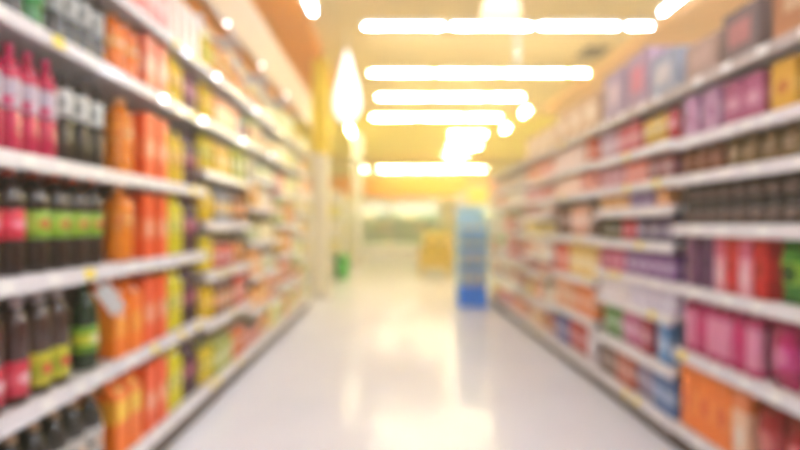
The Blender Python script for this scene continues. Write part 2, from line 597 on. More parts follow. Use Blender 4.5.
pale_dark = bottle_spec('water_bottle', 'black bottle with broad white label', (48, 44, 42), (190, 150, 110), printed((205, 202, 196), (90, 84, 80), (225, 190, 160), .4, .6), .048, .34, lab=(.25, .6))
or_bottle = bottle_spec('juice_bottle', 'large orange juice bottle', (252, 138, 14), (250, 200, 150), printed((245, 150, 40), (240, 130, 25), (250, 205, 140), .3, .7), .060, .36, 'juice', (.42, .64))
or_bottle_s = bottle_spec('juice_bottle', 'small orange juice bottle', (250, 125, 26), (250, 215, 190), printed((240, 140, 50), (250, 190, 120), (250, 225, 200), .3, .7), .052, .29, 'juice', (.36, .62))
red_pack = box_spec('drink_carton', 'orange-red drink carton with white patch', (246, 92, 34), (250, 122, 66), (250, 190, 160), .094, .09, .33, cat='carton')
pink_pack = box_spec('drink_carton', 'salmon pink drink carton', (235, 110, 80), (245, 155, 130), (250, 205, 190), .094, .09, .29, cat='carton')
yel_pack = bottle_spec('juice_bottle', 'yellow-green juice bottle', (235, 225, 30), (250, 235, 80), printed((225, 215, 60), (180, 190, 30), (245, 240, 160), .3, .7), .045, .34, 'juice', (.3, .66))
yel_pack2 = bottle_spec('juice_bottle', 'golden yellow juice bottle', (248, 210, 40), (250, 225, 110), printed((240, 205, 70), (225, 170, 40), (250, 235, 170), .3, .7), .045, .30, 'juice', (.3, .66))
maroon = bottle_spec('juice_bottle', 'dark maroon juice bottle', (70, 22, 36), (90, 40, 90), printed((110, 40, 60), (150, 60, 80), (200, 130, 140), .3, .7), .046, .33, 'juice', (.3, .66))
or_carton = carton_spec('juice_carton', 'orange gable-top juice carton', (252, 128, 10), (252, 142, 28), (250, 170, 60), .10, .095, .33, (245, 240, 235))
or_carton_y = carton_spec('juice_carton', 'orange juice carton with yellow band', (250, 122, 20), (250, 175, 40), (252, 215, 70), .10, .095, .34, (245, 235, 120), .45, .75)

GL = 'green bin'


def whereL(level, bay):
    return '%s shelf up, %s drinks bay from %s' % (ORD[level], ORD[bay], GL)


def whereR(level, bay):
    return '%s shelf up, %s grocery bay from blue display' % (ORD[level], ORD[bay])


LA = [.14, .59, 1.02, 1.425, 1.87, 2.22]
L2 = [.14, .55, .875, 1.21, 1.55, 1.885, 2.22]
L3 = [.14, .45, .75, 1.05, 1.36, 1.63, 1.90, 2.22]
LB = [LA, LA, L2, L3, L2, L3]
Y0L = 1.10
LROOTS = []
for i, lv in enumerate(LB):
    nb = 6 - i
    LROOTS.append(shelving(-1, LATL, Y0L + i, 1.0, lv, 3.0, 'white metal drinks shelving with cream header, %s bay from the green bin' % ORD[nb], 'drinks shelving bays', (2.66, 3.1), back_pale if i > 1 else None))

# small glowing dots added for glints on the drinks shelf edges
glint_m = emit((1.0, 0.97, 0.92), 8.0)
spot = lathe_mesh('shelf_spot', [(0, 0), (.011, 0), (.013, .004), (.011, .008), (0, .009)], glint_m, 12, axis='X')
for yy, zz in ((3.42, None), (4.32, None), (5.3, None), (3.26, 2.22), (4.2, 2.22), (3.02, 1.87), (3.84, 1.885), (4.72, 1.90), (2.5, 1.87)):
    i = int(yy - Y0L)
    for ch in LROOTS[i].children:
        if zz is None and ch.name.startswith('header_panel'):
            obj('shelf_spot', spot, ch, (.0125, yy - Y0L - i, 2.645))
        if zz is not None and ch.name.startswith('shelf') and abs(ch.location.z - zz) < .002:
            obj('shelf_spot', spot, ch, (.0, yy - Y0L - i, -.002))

# nearest bay (sixth from bin)
B = 6
fl = lambda z, a, b, sp, lev, bay, **k: fill(-1, LATL, z, a, b, sp, whereL(lev, bay), **k)
fl(.14, 1.13, 2.08, pale_dark, 1, B, rows=2)
fl(.59, 1.13, 1.67, brown_red, 2, B, rows=2)
fl(.59, 1.675, 1.86, brown_yel, 2, B, rows=2)
fl(.59, 1.87, 2.08, lem_dark, 2, B, rows=2)
fl(1.02, 1.13, 1.65, cola_red, 3, B, rows=2)
fl(1.02, 1.66, 2.08, cola_green, 3, B, rows=2)
fl(1.425, 1.13, 1.79, magenta, 4, B, rows=2)
fl(1.425, 1.795, 2.08, silver, 4, B, rows=2)
fl(1.87, 1.13, 1.62, magenta if False else silver_s, 5, B)
fl(1.87, 1.63, 1.73, green_b, 5, B)
fl(1.87, 1.74, 2.08, silver_s, 5, B)
fl(2.22, 1.13, 2.08, pink_pack, 6, B)
# second bay
B = 5
for lev, z, ob, rp, yp, mp in ((1, .14, or_carton_y, red_pack, yel_pack, maroon), (2, .59, or_carton, red_pack, yel_pack, maroon),
                               (3, 1.02, or_bottle, red_pack, yel_pack, maroon), (4, 1.425, or_bottle, red_pack, yel_pack2, maroon),
                               (5, 1.87, or_bottle_s, pink_pack, yel_pack2, None)):
    r = 2 if z < 1.1 else 1
    fl(z, 2.13, 2.37, ob, lev, B, rows=r)
    fl(z, 2.375, 2.66, rp, lev, B, rows=r)
    fl(z, 2.665, 2.86, yp, lev, B, rows=r)
    if mp:
        fl(z, 2.865, 3.07, mp, lev, B, rows=r)
dark_s = bottle_spec('juice_bottle', 'small plum-coloured juice bottle', (110, 50, 66), (150, 90, 110), printed((150, 80, 95), (190, 120, 130), (225, 180, 185), .3, .7), .042, .28, 'juice', (.3, .66))
fl(1.87, 2.865, 3.07, dark_s, 5, B)
rose_s = box_spec('drink_carton', 'rose pink drink carton', (225, 130, 125), (240, 180, 175), (250, 225, 220), .094, .09, .30, cat='carton')
fl(2.22, 2.13, 2.64, rose_s, 6, B)
cream_s = box_spec('drink_carton', 'cream white drink carton', (236, 214, 200), (240, 190, 170), (250, 240, 230), .094, .09, .28, cat='carton')
fl(2.22, 2.65, 3.07, cream_s, 6, B)

# --- random mixed shelves further along
PAL_L2 = [('yellow', (236, 190, 30)), ('amber', (228, 140, 30)), ('orange', (232, 110, 30)), ('red', (205, 60, 45)), ('blue-grey', (140, 150, 170)), ('golden', (236, 200, 70)), ('brown', (120, 60, 40)), ('lime', (170, 180, 40))]
PAL_LF = [('cream', (244, 228, 170)), ('pale yellow', (246, 226, 100)), ('pale green', (206, 214, 130)), ('orange', (238, 160, 70)), ('amber', (236, 185, 70)), ('light red', (222, 120, 90)), ('ivory', (246, 238, 210)), ('olive', (180, 180, 80))]
PAL_RF = [('peach', (240, 190, 160)), ('cream', (242, 224, 190)), ('orange', (235, 145, 80)), ('yellow', (236, 205, 90)), ('salmon', (228, 130, 110)), ('pink', (225, 140, 150)), ('rust red', (190, 80, 60)), ('ivory', (244, 234, 220)), ('tan', (205, 170, 130))]
SHADES = {}


def lighter(c, k):
    return tuple(int(v + (255 - v) * k) for v in c)


def rand_spec(rng, pal, hmax, kinds):
    cn, c = rng.choice(pal)
    kind = rng.choice(kinds)
    h = round(min(hmax - .02, {'box': rng.choice((.16, .2, .24)), 'bag': rng.choice((.18, .22, .26)), 'can': .125, 'jar': rng.choice((.13, .15)), 'bottle': rng.choice((.24, .28, .32)), 'carton': .24}[kind]), 2)
    acc = lighter(c, .45)
    sp2 = lighter(c, .75)
    if rng.random() < .35:
        acc = rng.choice(pal)[1]
    key = (cn, kind, h, acc)
    if key in SHADES:
        return SHADES[key]
    if kind == 'box':
        s = box_spec('food_box', cn + ' food box', c, acc, sp2, .13, .07, h)
    elif kind == 'bag':
        s = bag_spec('snack_packet', cn + ' snack packet', c, acc, sp2, .14, .075, h)
    elif kind == 'can':
        s = can_spec('drink_can', cn + ' can', c, acc, sp2, .036, h)
    elif kind == 'jar':
        s = jar_spec('food_jar', cn + ' jar', c, lighter(c, .5), printed(acc, sp2, c), .043, h)
    elif kind == 'carton':
        s = carton_spec('juice_carton', cn + ' juice carton', c, acc, sp2, .09, .085, h, (240, 236, 230))
    else:
        s = bottle_spec('juice_bottle', cn + ' drink bottle', c, lighter(c, .6), printed(acc, sp2, c), .044, h, rng.choice(('juice', 'soda')))
    SHADES[key] = s
    return s


def mixed(side, lat, levels, top, y0, y1, pal, kinds, where, seed, bay, wmin=.26, wmax=.48):
    rng = random.Random(seed)
    for k, z in enumerate(levels):
        nxt = levels[k + 1] if k + 1 < len(levels) else top
        room = nxt - z - .07
        y = y0
        while y < y1 - .12:
            ww = min(y1 - y, wmin + rng.random() * (wmax - wmin))
            if y1 - (y + ww) < .14:
                ww = y1 - y
            sp = rand_spec(rng, pal, room + .02, kinds)
            st = 1
            if sp['cat'] in ('can', 'box', 'jar') and room > 2 * sp['h'] + .01:
                st = 2
            fill(side, lat, z, y, y + ww - .008, sp, where(k + 1, bay), stack=st)
            y += ww


yel_tall = bottle_spec('juice_bottle', 'bright yellow juice bottle', (248, 205, 20), (250, 230, 120), printed((250, 220, 50), (240, 180, 20), (250, 240, 170), .3, .7), .044, .25, 'juice', (.3, .66))
yel_tall2 = bottle_spec('juice_bottle', 'bright yellow lime-capped juice bottle', (245, 215, 30), (190, 200, 60), printed((235, 220, 60), (200, 190, 30), (250, 240, 170), .3, .7), .044, .25, 'juice', (.3, .66))
for k_, z_ in enumerate(L2):
    fl(z_, 3.13, 3.34, yel_tall if k_ % 2 else yel_tall2, k_ + 1, 4, rows=2 if z_ < 1 else 1)
mixed(-1, LATL, L2, 2.6, 3.345, 4.07, PAL_L2, ('bottle', 'box', 'bag', 'carton'), whereL, 11, 4)
mixed(-1, LATL, L3, 2.6, 4.13, 5.07, PAL_LF[:7], ('box', 'bag', 'jar', 'carton'), whereL, 12, 3)
mixed(-1, LATL, L2, 2.6, 5.13, 6.07, PAL_LF, ('box', 'bag', 'bottle'), whereL, 13, 2, .3, .5)
mixed(-1, LATL, L3, 2.6, 6.13, 7.07, PAL_LF, ('box', 'bag'), whereL, 14, 1, .3, .5)

# ------------------------------------------------------------------ grocery gondola (right)
R0 = [.13, .53, .875, 1.19, 1.45, 1.645, 1.93]
R1 = [.12, .40, .69, .875, 1.09, 1.30, 1.455, 1.66, 1.93]
R2 = [.12, .46, .77, 1.10, 1.455, 1.68, 1.93]
RB = [R0, R1, R2, R1, R2, R2]
Y0R = 1.60
for i, lv in enumerate(RB):
    shelving(1, LATR, Y0R + i, 1.0, lv, 2.05, 'white metal grocery shelving open at the top, %s bay from the blue display' % ORD[6 - i], 'grocery shelving bays', None, back_pale if i > 1 else None)
fr = lambda z, a, b, sp, lev, bay, **k: fill(1, LATR, z, a, b, sp, whereR(lev, bay), **k)
B = 6
purple = box_spec('tea_box', 'dark purple box', (88, 44, 92), (104, 58, 104), (60, 24, 66), .085, .08, .27)
mauve = box_spec('tea_box', 'mauve box', (118, 72, 106), (130, 90, 118), (90, 50, 84), .085, .08, .27)
pinkwhite = box_spec('tea_box', 'pink and white striped box', (205, 95, 120), (228, 160, 175), (235, 195, 200), .075, .08, .275, 0.0, .6)
redbox = box_spec('tea_box', 'bright red box', (190, 22, 32), (205, 40, 44), (160, 12, 22), .075, .08, .275)
greenbag = bag_spec('snack_packet', 'green snack packet', (60, 130, 36), (140, 180, 60), (40, 80, 24), .13, .08, .26)
pinkb = bottle_spec('lotion_bottle', 'pink bottle with pale label', (205, 70, 120), (235, 190, 205), plain((232, 150, 180), .35), .040, .29, 'straight', (.12, .72))
magb = bottle_spec('lotion_bottle', 'deep pink bottle with magenta label', (190, 40, 100), (225, 150, 180), plain((202, 50, 112), .35), .040, .29, 'straight', (.12, .72))
rasp = bag_spec('snack_packet', 'raspberry snack packet', (176, 34, 92), (200, 60, 130), (214, 120, 160), .13, .08, .275)
orangebox = box_spec('food_box', 'orange food box', (244, 128, 36), (248, 146, 60), (230, 100, 30), .12, .09, .33)
orangewhite = box_spec('food_box', 'white and orange food box', (228, 130, 70), (240, 196, 160), (240, 220, 200), .10, .09, .33, 0.0, .7)
darkred = bag_spec('snack_packet', 'dark red snack packet', (150, 30, 36), (175, 60, 60), (205, 120, 115), .14, .09, .32)
brownjar = jar_spec('food_jar', 'dark brown jar with black lid', (50, 28, 22), (60, 50, 48), printed((110, 88, 80), (80, 58, 50), (135, 118, 110)), .040, .107)
olivejar = jar_spec('food_jar', 'olive tan jar with bronze lid', (112, 84, 46), (140, 112, 84), printed((150, 124, 84), (128, 98, 56), (170, 145, 125)), .042, .145)
rustjar = jar_spec('food_jar', 'rust brown jar with bronze lid', (118, 62, 36), (140, 100, 84), printed((150, 96, 66), (130, 70, 46), (180, 130, 110)), .042, .145)
lilac = box_spec('food_box', 'lilac box', (190, 140, 178), (205, 165, 195), (160, 90, 140), .11, .08, .21)
plumbox = box_spec('food_box', 'plum pink box', (170, 80, 120), (190, 110, 145), (215, 160, 185), .11, .08, .20)
honey = box_spec('food_box', 'honey yellow box', (220, 165, 50), (228, 180, 80), (200, 120, 40), .12, .08, .20)
fr(.13, 1.63, 2.08, darkred, 1, B, rows=2)
fr(.13, 2.085, 2.19, orangewhite, 1, B, rows=2)
fr(.13, 2.195, 2.57, orangebox, 1, B, rows=2)
fr(.53, 1.63, 2.03, rasp, 2, B, rows=2)
fr(.53, 2.04, 2.57, [pinkb, magb, pinkb, pinkb, magb], 2, B, rows=2)
fr(.875, 1.63, 1.975, greenbag, 3, B)
fr(.875, 1.98, 2.06, redbox, 3, B)
fr(.875, 2.065, 2.145, pinkwhite, 3, B)
fr(.875, 2.15, 2.23, redbox, 3, B)
fr(.875, 2.235, 2.315, pinkwhite, 3, B)
fr(.875, 2.32, 2.415, purple, 3, B)
fr(.875, 2.42, 2.57, mauve, 3, B)
fr(1.19, 1.63, 2.57, brownjar, 4, B, stack=2)
fr(1.45, 1.63, 2.25, olivejar, 5, B)
fr(1.45, 2.26, 2.57, rustjar, 5, B)
fr(1.645, 1.63, 1.99, honey, 6, B)
fr(1.645, 2.0, 2.24, plumbox, 6, B)
fr(1.645, 2.245, 2.57, lilac, 6, B)


def case_spec(desc, col, tape, w, d, h):
    m = plain(col, .7, vary=.07)
    root = box_mesh('stock_case', -d / 2, d / 2, -w / 2, w / 2, 0, h, m, .005)
    parts = [('tape', box_mesh('tape', -d / 2 + .004, d / 2 - .004, -.02, .02, h, h + .0012, plain(tape, .3))),
             ('side_label', box_mesh('side_label', -d / 2 - .0015, -d / 2, -w * .3, w * .3, h * .3, h * .75, plain(tape, .5)))]
    return dict(name='stock_case', desc=desc, cat='box', mesh=root, parts=parts, w=w, d=d, h=h)


fr(1.93, 1.63, 2.02, case_spec('tan cardboard stock case', (180, 120, 78), (205, 165, 125), .30, .34, .34), 7, B, inset=.05)
fr(1.93, 2.05, 2.28, case_spec('charcoal stock case with dusty pink label', (120, 100, 100), (180, 112, 110), .22, .34, .24), 7, B, inset=.05)
fr(1.93, 2.29, 2.57, case_spec('taupe stock case', (176, 146, 132), (196, 162, 150), .26, .34, .20), 7, B, inset=.05)

# fifth bay from display
B = 5


def sb(name, desc, col, w=.1, h=.15, kind='box', acc=None, spot=None):
    a = acc or lighter(col, .35)
    s_ = spot or lighter(col, .65)
    if kind == 'box':
        return box_spec(name, desc, col, a, s_, w, .08, h)
    if kind == 'bag':
        return bag_spec(name, desc, col, a, s_, w, .075, h)
    return can_spec(name, desc, col, a, s_, w / 2, h)


rowsR1 = [
    (1, .12, .22, [(2.63, 2.85, 'blue food box', (70, 110, 170), 'box'), (2.855, 3.08, 'grey-lilac snack packet', (150, 130, 160), 'bag'), (3.085, 3.33, 'brick red food box', (190, 84, 56), 'box'), (3.335, 3.57, 'chocolate brown food box', (104, 62, 48), 'box')]),
    (2, .40, .23, [(2.63, 2.84, 'sky blue food box', (92, 145, 200), 'box'), (2.845, 3.04, 'crimson food box', (170, 40, 64), 'box'), (3.045, 3.27, 'pink snack packet', (215, 120, 160), 'bag'), (3.275, 3.57, 'green snack packet', (110, 160, 80), 'bag')]),
    (3, .69, .125, [(2.63, 3.12, 'white lilac food box', (222, 212, 232), 'box'), (3.125, 3.57, 'white snack box', (236, 226, 232), 'box')]),
    (4, .875, .15, [(2.63, 3.18, 'violet food box', (122, 70, 140), 'box'), (3.185, 3.57, 'magenta food box', (190, 50, 100), 'box')]),
    (5, 1.09, .145, [(2.63, 3.05, 'indigo food box', (78, 56, 96), 'box'), (3.055, 3.27, 'red can', (196, 36, 52), 'can'), (3.275, 3.57, 'dark olive can', (74, 66, 30), 'can')]),
    (6, 1.30, .095, [(2.63, 2.84, 'small orange box', (225, 140, 60), 'box'), (2.845, 3.15, 'small purple box', (130, 90, 150), 'box'), (3.155, 3.57, 'small amber box', (230, 160, 70), 'box')]),
    (7, 1.455, .14, [(2.63, 2.92, 'maroon food box', (130, 52, 66), 'box'), (2.925, 3.2, 'coral food box', (230, 120, 105), 'box'), (3.205, 3.57, 'dusty pink food box', (190, 110, 130), 'box')]),
    (8, 1.66, .19, [(2.63, 2.74, 'red snack packet', (200, 50, 60), 'bag'), (2.745, 3.0, 'yellow snack packet', (235, 190, 60), 'bag'), (3.005, 3.3, 'rose red food box', (205, 80, 100), 'box'), (3.305, 3.57, 'pale mauve food box', (190, 150, 170), 'box')]),
]
for lev, z, h, blocks in rowsR1:
    for a, b, d_, col, kd in blocks:
        nm = {'box': 'food_box', 'bag': 'snack_packet', 'can': 'drink_can'}[kd]
        wd = {'box': .105, 'bag': .10, 'can': .07}[kd]
        fr(z, a, b, sb(nm, d_, col, wd, h, kd), lev, B)
fr(1.93, 2.63, 2.92, case_spec('slate blue stock case', (158, 164, 180), (205, 196, 198), .27, .32, .25), 9, B, inset=.05)
fr(1.93, 2.94, 3.2, case_spec('pink and grey stock case', (180, 150, 168), (214, 120, 138), .25, .32, .36), 9, B, inset=.05)
fr(1.93, 3.22, 3.57, case_spec('grey-violet stock case', (172, 150, 168), (205, 180, 188), .30, .32, .34), 9, B, inset=.05)
# fourth bay
B = 4
rowsR2 = [
    (1, .12, .26, [(3.63, 3.86, 'white food box', (225, 215, 220), 'box'), (3.865, 4.25, 'red snack packet', (195, 60, 60), 'bag'), (4.255, 4.57, 'blue and red food box', (80, 80, 150), 'box')]),
    (2, .46, .24, [(3.63, 4.1, 'orange food box', (232, 120, 50), 'box'), (4.105, 4.57, 'peach food box', (238, 170, 120), 'box')]),
    (3, .77, .25, [(3.63, 4.2, 'cream yellow food box', (240, 205, 120), 'box'), (4.205, 4.57, 'red food box', (210, 70, 50), 'box')]),
    (4, 1.10, .26, [(3.63, 3.8, 'dark brown food box', (90, 46, 36), 'box'), (3.805, 4.2, 'peach snack packet', (236, 180, 150), 'bag'), (4.205, 4.57, 'brown snack packet', (130, 80, 60), 'bag')]),
    (5, 1.455, .15, [(3.63, 3.95, 'salmon food box', (220, 120, 105), 'box'), (3.955, 4.57, 'pale peach food box', (240, 196, 170), 'box')]),
    (6, 1.68, .18, [(3.63, 3.85, 'scarlet food box', (215, 66, 30), 'box'), (3.855, 4.57, 'pale pink food box', (230, 195, 185), 'box')]),
]
for lev, z, h, blocks in rowsR2:
    for a, b, d_, col, kd in blocks:
        nm = {'box': 'food_box', 'bag': 'snack_packet', 'can': 'drink_can'}[kd]
        wd = {'box': .115, 'bag': .12, 'can': .07}[kd]
        fr(z, a, b, sb(nm, d_, col, wd, h, kd), lev, B)
fr(1.93, 3.63, 4.57, case_spec('sandy stock case', (214, 178, 140), (235, 214, 190), .29, .32, .28), 7, B, inset=.05)
mixed(1, LATR, R1[:-1], 1.90, 4.63, 5.57, PAL_RF, ('box', 'bag'), whereR, 21, 3, .3, .5)
mixed(1, LATR, R2[:-1], 1.90, 5.63, 6.57, PAL_RF, ('box', 'bag'), whereR, 22, 2, .3, .5)
mixed(1, LATR, R2[:-1], 1.90, 6.63, 7.57, PAL_RF, ('box', 'bag'), whereR, 23, 1, .3, .5)
fr(1.93, 4.63, 5.57, case_spec('buff stock case', (222, 190, 150), (240, 222, 196), .29, .32, .24), 9, 3, inset=.05)

# ------------------------------------------------------------------ white wobbler card hanging off the drinks shelf
bm = bmesh.new()
add_box(bm, -.034, .034, -.001, .001, -.175, 0)
bmesh.ops.bevel(bm, geom=[e for e in bm.edges if abs(e.verts[0].co.y - e.verts[1].co.y) > 1e-3], offset=.028, segments=4, affect='EDGES')
bmesh.ops.rotate(bm, verts=bm.verts, cent=(0, 0, 0), matrix=Matrix.Rotation(math.radians(-36), 3, 'Y'))
card = obj('shelf_card', finish('shelf_card', bm, tag_w), None, (-LATL + .012, 1.92, .982))
tag(card, 'white rounded card hanging from shelf edge above dark green bottles', 'sign')

# ------------------------------------------------------------------ yellow column, white pendant, other hung things
col_m = plain((240, 205, 30), .5, vary=.05)
o = bpy.data.objects.new('column', None)
C.objects.link(o)
o.location = (-1.20, 8.1, 0)
tag(o, 'square yellow column, light wash painted pale below, past the end of the drinks shelving', 'column')
obj('upper_shaft', box_mesh('upper_shaft', -.13, .13, -.13, .13, 2.4, HC - .1, col_m, .015), o)
obj('lower_shaft', box_mesh('lower_shaft', -.13, .13, -.13, .13, .12, 2.4, plain((244, 232, 196), .5, vary=.04), .015), o)  # cream stands in for the wash of light over the lower shaft
obj('base', box_mesh('base', -.16, .16, -.16, .16, 0, .12, plain((225, 215, 190), .5), .01), o)
obj('capital', box_mesh('capital', -.16, .16, -.16, .16, HC - .1, HC - .001, plain((240, 225, 150), .5), .01), o)
o = bpy.data.objects.new('column', None)
C.objects.link(o)
o.location = (-1.05, 14.6, 0)
tag(o, 'slim white column standing behind the green bin', 'column')
obj('shaft', box_mesh('shaft', -.16, .16, -.16, .16, .12, HC - .1, plain((222, 218, 206), .5, vary=.03), .015), o)
obj('base', box_mesh('base', -.2, .2, -.2, .2, 0, .12, plain((225, 215, 205), .5), .01), o)

pend_m = emit((1.0, 0.98, 0.92), 0.9)
o = bpy.data.objects.new('fabric_lantern', None)
C.objects.link(o)
o.location = (-.66, 7.05, 0)
tag(o, 'tall glowing white tapering lantern hanging beside the yellow column', 'lantern')
obj('shade', lathe_mesh('shade', [(0, 3.78), (.015, 3.78), (.05, 3.66), (.10, 3.46), (.165, 3.24), (.20, 3.05), (.19, 2.90), (.14, 2.80), (.08, 2.73), (0, 2.72)], pend_m, 18), o)
obj('cord', lathe_mesh('cord', [(0, 3.77), (.008, 3.77), (.008, HC - .001), (0, HC - .001)], plain((230, 230, 228), .5), 8), o)
obj('ring', lathe_mesh('ring', [(.2, 3.06), (.206, 3.06), (.206, 3.04), (.2, 3.04)], white_metal, 18), o)

o = bpy.data.objects.new('pendant_lamp', None)
C.objects.link(o)
o.location = (1.02, 4.5, 0)
tag(o, 'glowing yellow two-tier pendant lamp hanging over the aisle', 'lamp')
lamp_m = emit((1.0, 0.84, 0.42), 0.7)
obj('upper_shade', lathe_mesh('upper_shade', [(0, 3.46), (.1, 3.46), (.13, 3.33), (0, 3.33)], lamp_m, 18), o)
obj('lower_shade', lathe_mesh('lower_shade', [(0, 3.32), (.15, 3.32), (.19, 3.17), (0, 3.17)], lamp_m, 18), o)
obj('cord', lathe_mesh('cord', [(0, 3.45), (.007, 3.45), (.007, HC - .001), (0, HC - .001)], plain((230, 220, 180), .5), 8), o)

o = bpy.data.objects.new('drop_post', None)
C.objects.link(o)
o.location = (1.85, 7.1, 0)
tag(o, 'white service post dropping from ceiling between the first two tube rows', 'post')
obj('pole', lathe_mesh('pole', [(0, 3.52), (.045, 3.52), (.045, HC - .02), (0, HC - .02)], plain((205, 195, 172), .5), 12), o)
obj('flange', lathe_mesh('flange', [(0, HC - .03), (.09, HC - .03), (.09, HC - .001), (0, HC - .001)], white_metal, 14), o)

o = bpy.data.objects.new('ceiling_vent', None)
C.objects.link(o)
o.location = (3.35, 8.0, HC)
tag(o, 'dark brown square air vent in the ceiling', 'vent')
bm = bmesh.new()
for a in ((-.2, .2, -.25, -.22), (-.2, .2, .22, .25), (-.2, -.17, -.22, .22), (.17, .2, -.22, .22)):
    add_box(bm, a[0], a[1], a[2], a[3], -.03, -.001)
obj('frame', finish('frame', bm, plain((110, 70, 50), .5)), o)
obj('backing', box_mesh('backing', -.17, .17, -.22, .22, -.008, -.001, plain((60, 36, 28), .8)), o)
sl = box_mesh('slat', -.169, .169, -.012, .012, -.024, -.018, plain((90, 56, 42), .5))
for k in range(7):
    obj('slat', sl, o, (0, -.18 + k * .06, 0))

# hanging aisle sign past the blue display (yellow)
o = bpy.data.objects.new('hanging_sign', None)
C.objects.link(o)
o.location = (1.72, 9.6, 0)
tag(o, 'blank yellow sign hanging above the crossing past the blue display', 'sign')
obj('board', box_mesh('board', -.2, .2, -.012, .012, 1.62, 2.0, plain((245, 230, 110), .5), .004), o)
obj('frame', box_mesh('frame', -.22, .22, -.016, .016, 2.0, 2.03, white_metal, .003), o)
rod = lathe_mesh('hanger', [(0, 2.03), (.005, 2.03), (.005, HC - .001), (0, HC - .001)], grey_metal, 6)
for s in (-1, 1):
    obj('hanger', rod, o, (s * .16, 0, 0))

# ------------------------------------------------------------------ blue cardboard display
o = bpy.data.objects.new('floor_display', None)
C.objects.link(o)
o.location = (1.20, 7.25, 0)
tag(o, 'blue cardboard floor display with stepped trays against the grocery shelving', 'display')
lb = plain((185, 228, 246), .5, vary=.05)
db = plain((40, 135, 240), .5, vary=.05)
obj('base', box_mesh('base', -.21, .21, -.18, .18, 0, .30, db, .004), o)
for s in (-1, 1):
    obj('side_panel', box_mesh('side_panel', s * .205 - .006, s * .205 + .006, -.18, .18, .30, 1.25, lb), o)
obj('back_panel', box_mesh('back_panel', -.199, .199, .168, .18, .30, 1.25, lb), o)
for z in (.55, .82, 1.06):
    t_ = obj('tray', box_mesh('tray', -.199, .199, -.17, .166, 0, .012, plain((150, 205, 235), .5)), o, (0, 0, z))
    obj('tray_lip', box_mesh('tray_lip', -.199, .199, -.18, -.172, 0, .07, plain((120, 185, 230), .5)), t_)
obj('header_card', box_mesh('header_card', -.21, .21, .166, .18, 1.252, 1.50, plain((180, 222, 236), .5), .004), o)
sachet = bag_spec('snack_packet', 'pale snack packet in blue floor display', (240, 238, 245), (190, 220, 245), (248, 230, 170), .11, .06, .22)
sachet2 = bag_spec('snack_packet', 'sky blue snack packet in blue floor display', (175, 222, 248), (220, 238, 248), (245, 220, 150), .11, .06, .215)
for z, sp in ((.301, sachet), (.563, sachet), (.833, sachet2), (1.073, sachet2)):
    for k in range(3):
        place(sp, (1.20 + (k - 1) * .12, 7.25 - .12, z), math.pi / 2, sp['desc'], 'packets in the blue floor display')

# ------------------------------------------------------------------ brown promotional table with yellow packs
o = bpy.data.objects.new('display_bin', None)
C.objects.link(o)
o.location = (1.02, 11.4, 0)
tag(o, 'brown crate stand heaped with yellow packs in the crossing', 'display')
wood = plain((205, 172, 70), .6, vary=.15, scale=14)
for sx in (-1, 1):
    for sy in (-1, 1):
        obj('leg', box_mesh('leg', -.025, .025, -.025, .025, 0, .72, wood), o, (sx * .33, sy * .27, 0))
plank = box_mesh('plank', -.35, .35, -.01, .01, 0, .095, wood, .002)
plank2 = box_mesh('plank', -.01, .01, -.285, .285, 0, .095, wood, .002)
for k in range(4):
    z = .22 + k * .105
    for s in (-1, 1):
        obj('plank', plank, o, (0, s * .306, z))
        obj('plank', plank2, o, (s * .366, 0, z))
obj('floor_board', box_mesh('floor_board', -.30, .30, -.24, .24, .60, .62, wood), o)
ypk = bag_spec('snack_packet', 'golden packet standing in brown crate stand', (245, 210, 50), (240, 215, 110), (200, 130, 40), .14, .08, .40)
opk = bag_spec('snack_packet', 'olive packet standing in brown crate stand', (170, 150, 50), (205, 190, 100), (240, 225, 190), .14, .08, .44)
for r in range(3):
    for k in range(4):
        sp = ypk if (r + k) % 2 else opk
        place(sp, (1.02 - .225 + k * .15, 11.4 - .16 + r * .15, .622), math.pi / 2, sp['desc'], sp['desc'])

# ------------------------------------------------------------------ green bin
o = bpy.data.objects.new('waste_bin', None)
C.objects.link(o)
o.location = (-1.12, 10.8, 0)
tag(o, 'green plastic bin standing in front of the white end display', 'bin')
gm = plain((40, 165, 55), .4, vary=.06)
obj('body', lathe_mesh('body', [(0, 0), (.13, 0), (.135, .02), (.165, .46), (0, .46)], gm, 18), o)
obj('rim', lathe_mesh('rim', [(.15, .455), (.178, .46), (.178, .485), (.15, .49)], plain((30, 140, 45), .4), 18), o)
obj('lid', lathe_mesh('lid', [(0, .55), (.08, .54), (.14, .51), (.16, .485), (0, .485)], plain((60, 180, 70), .4), 18), o)

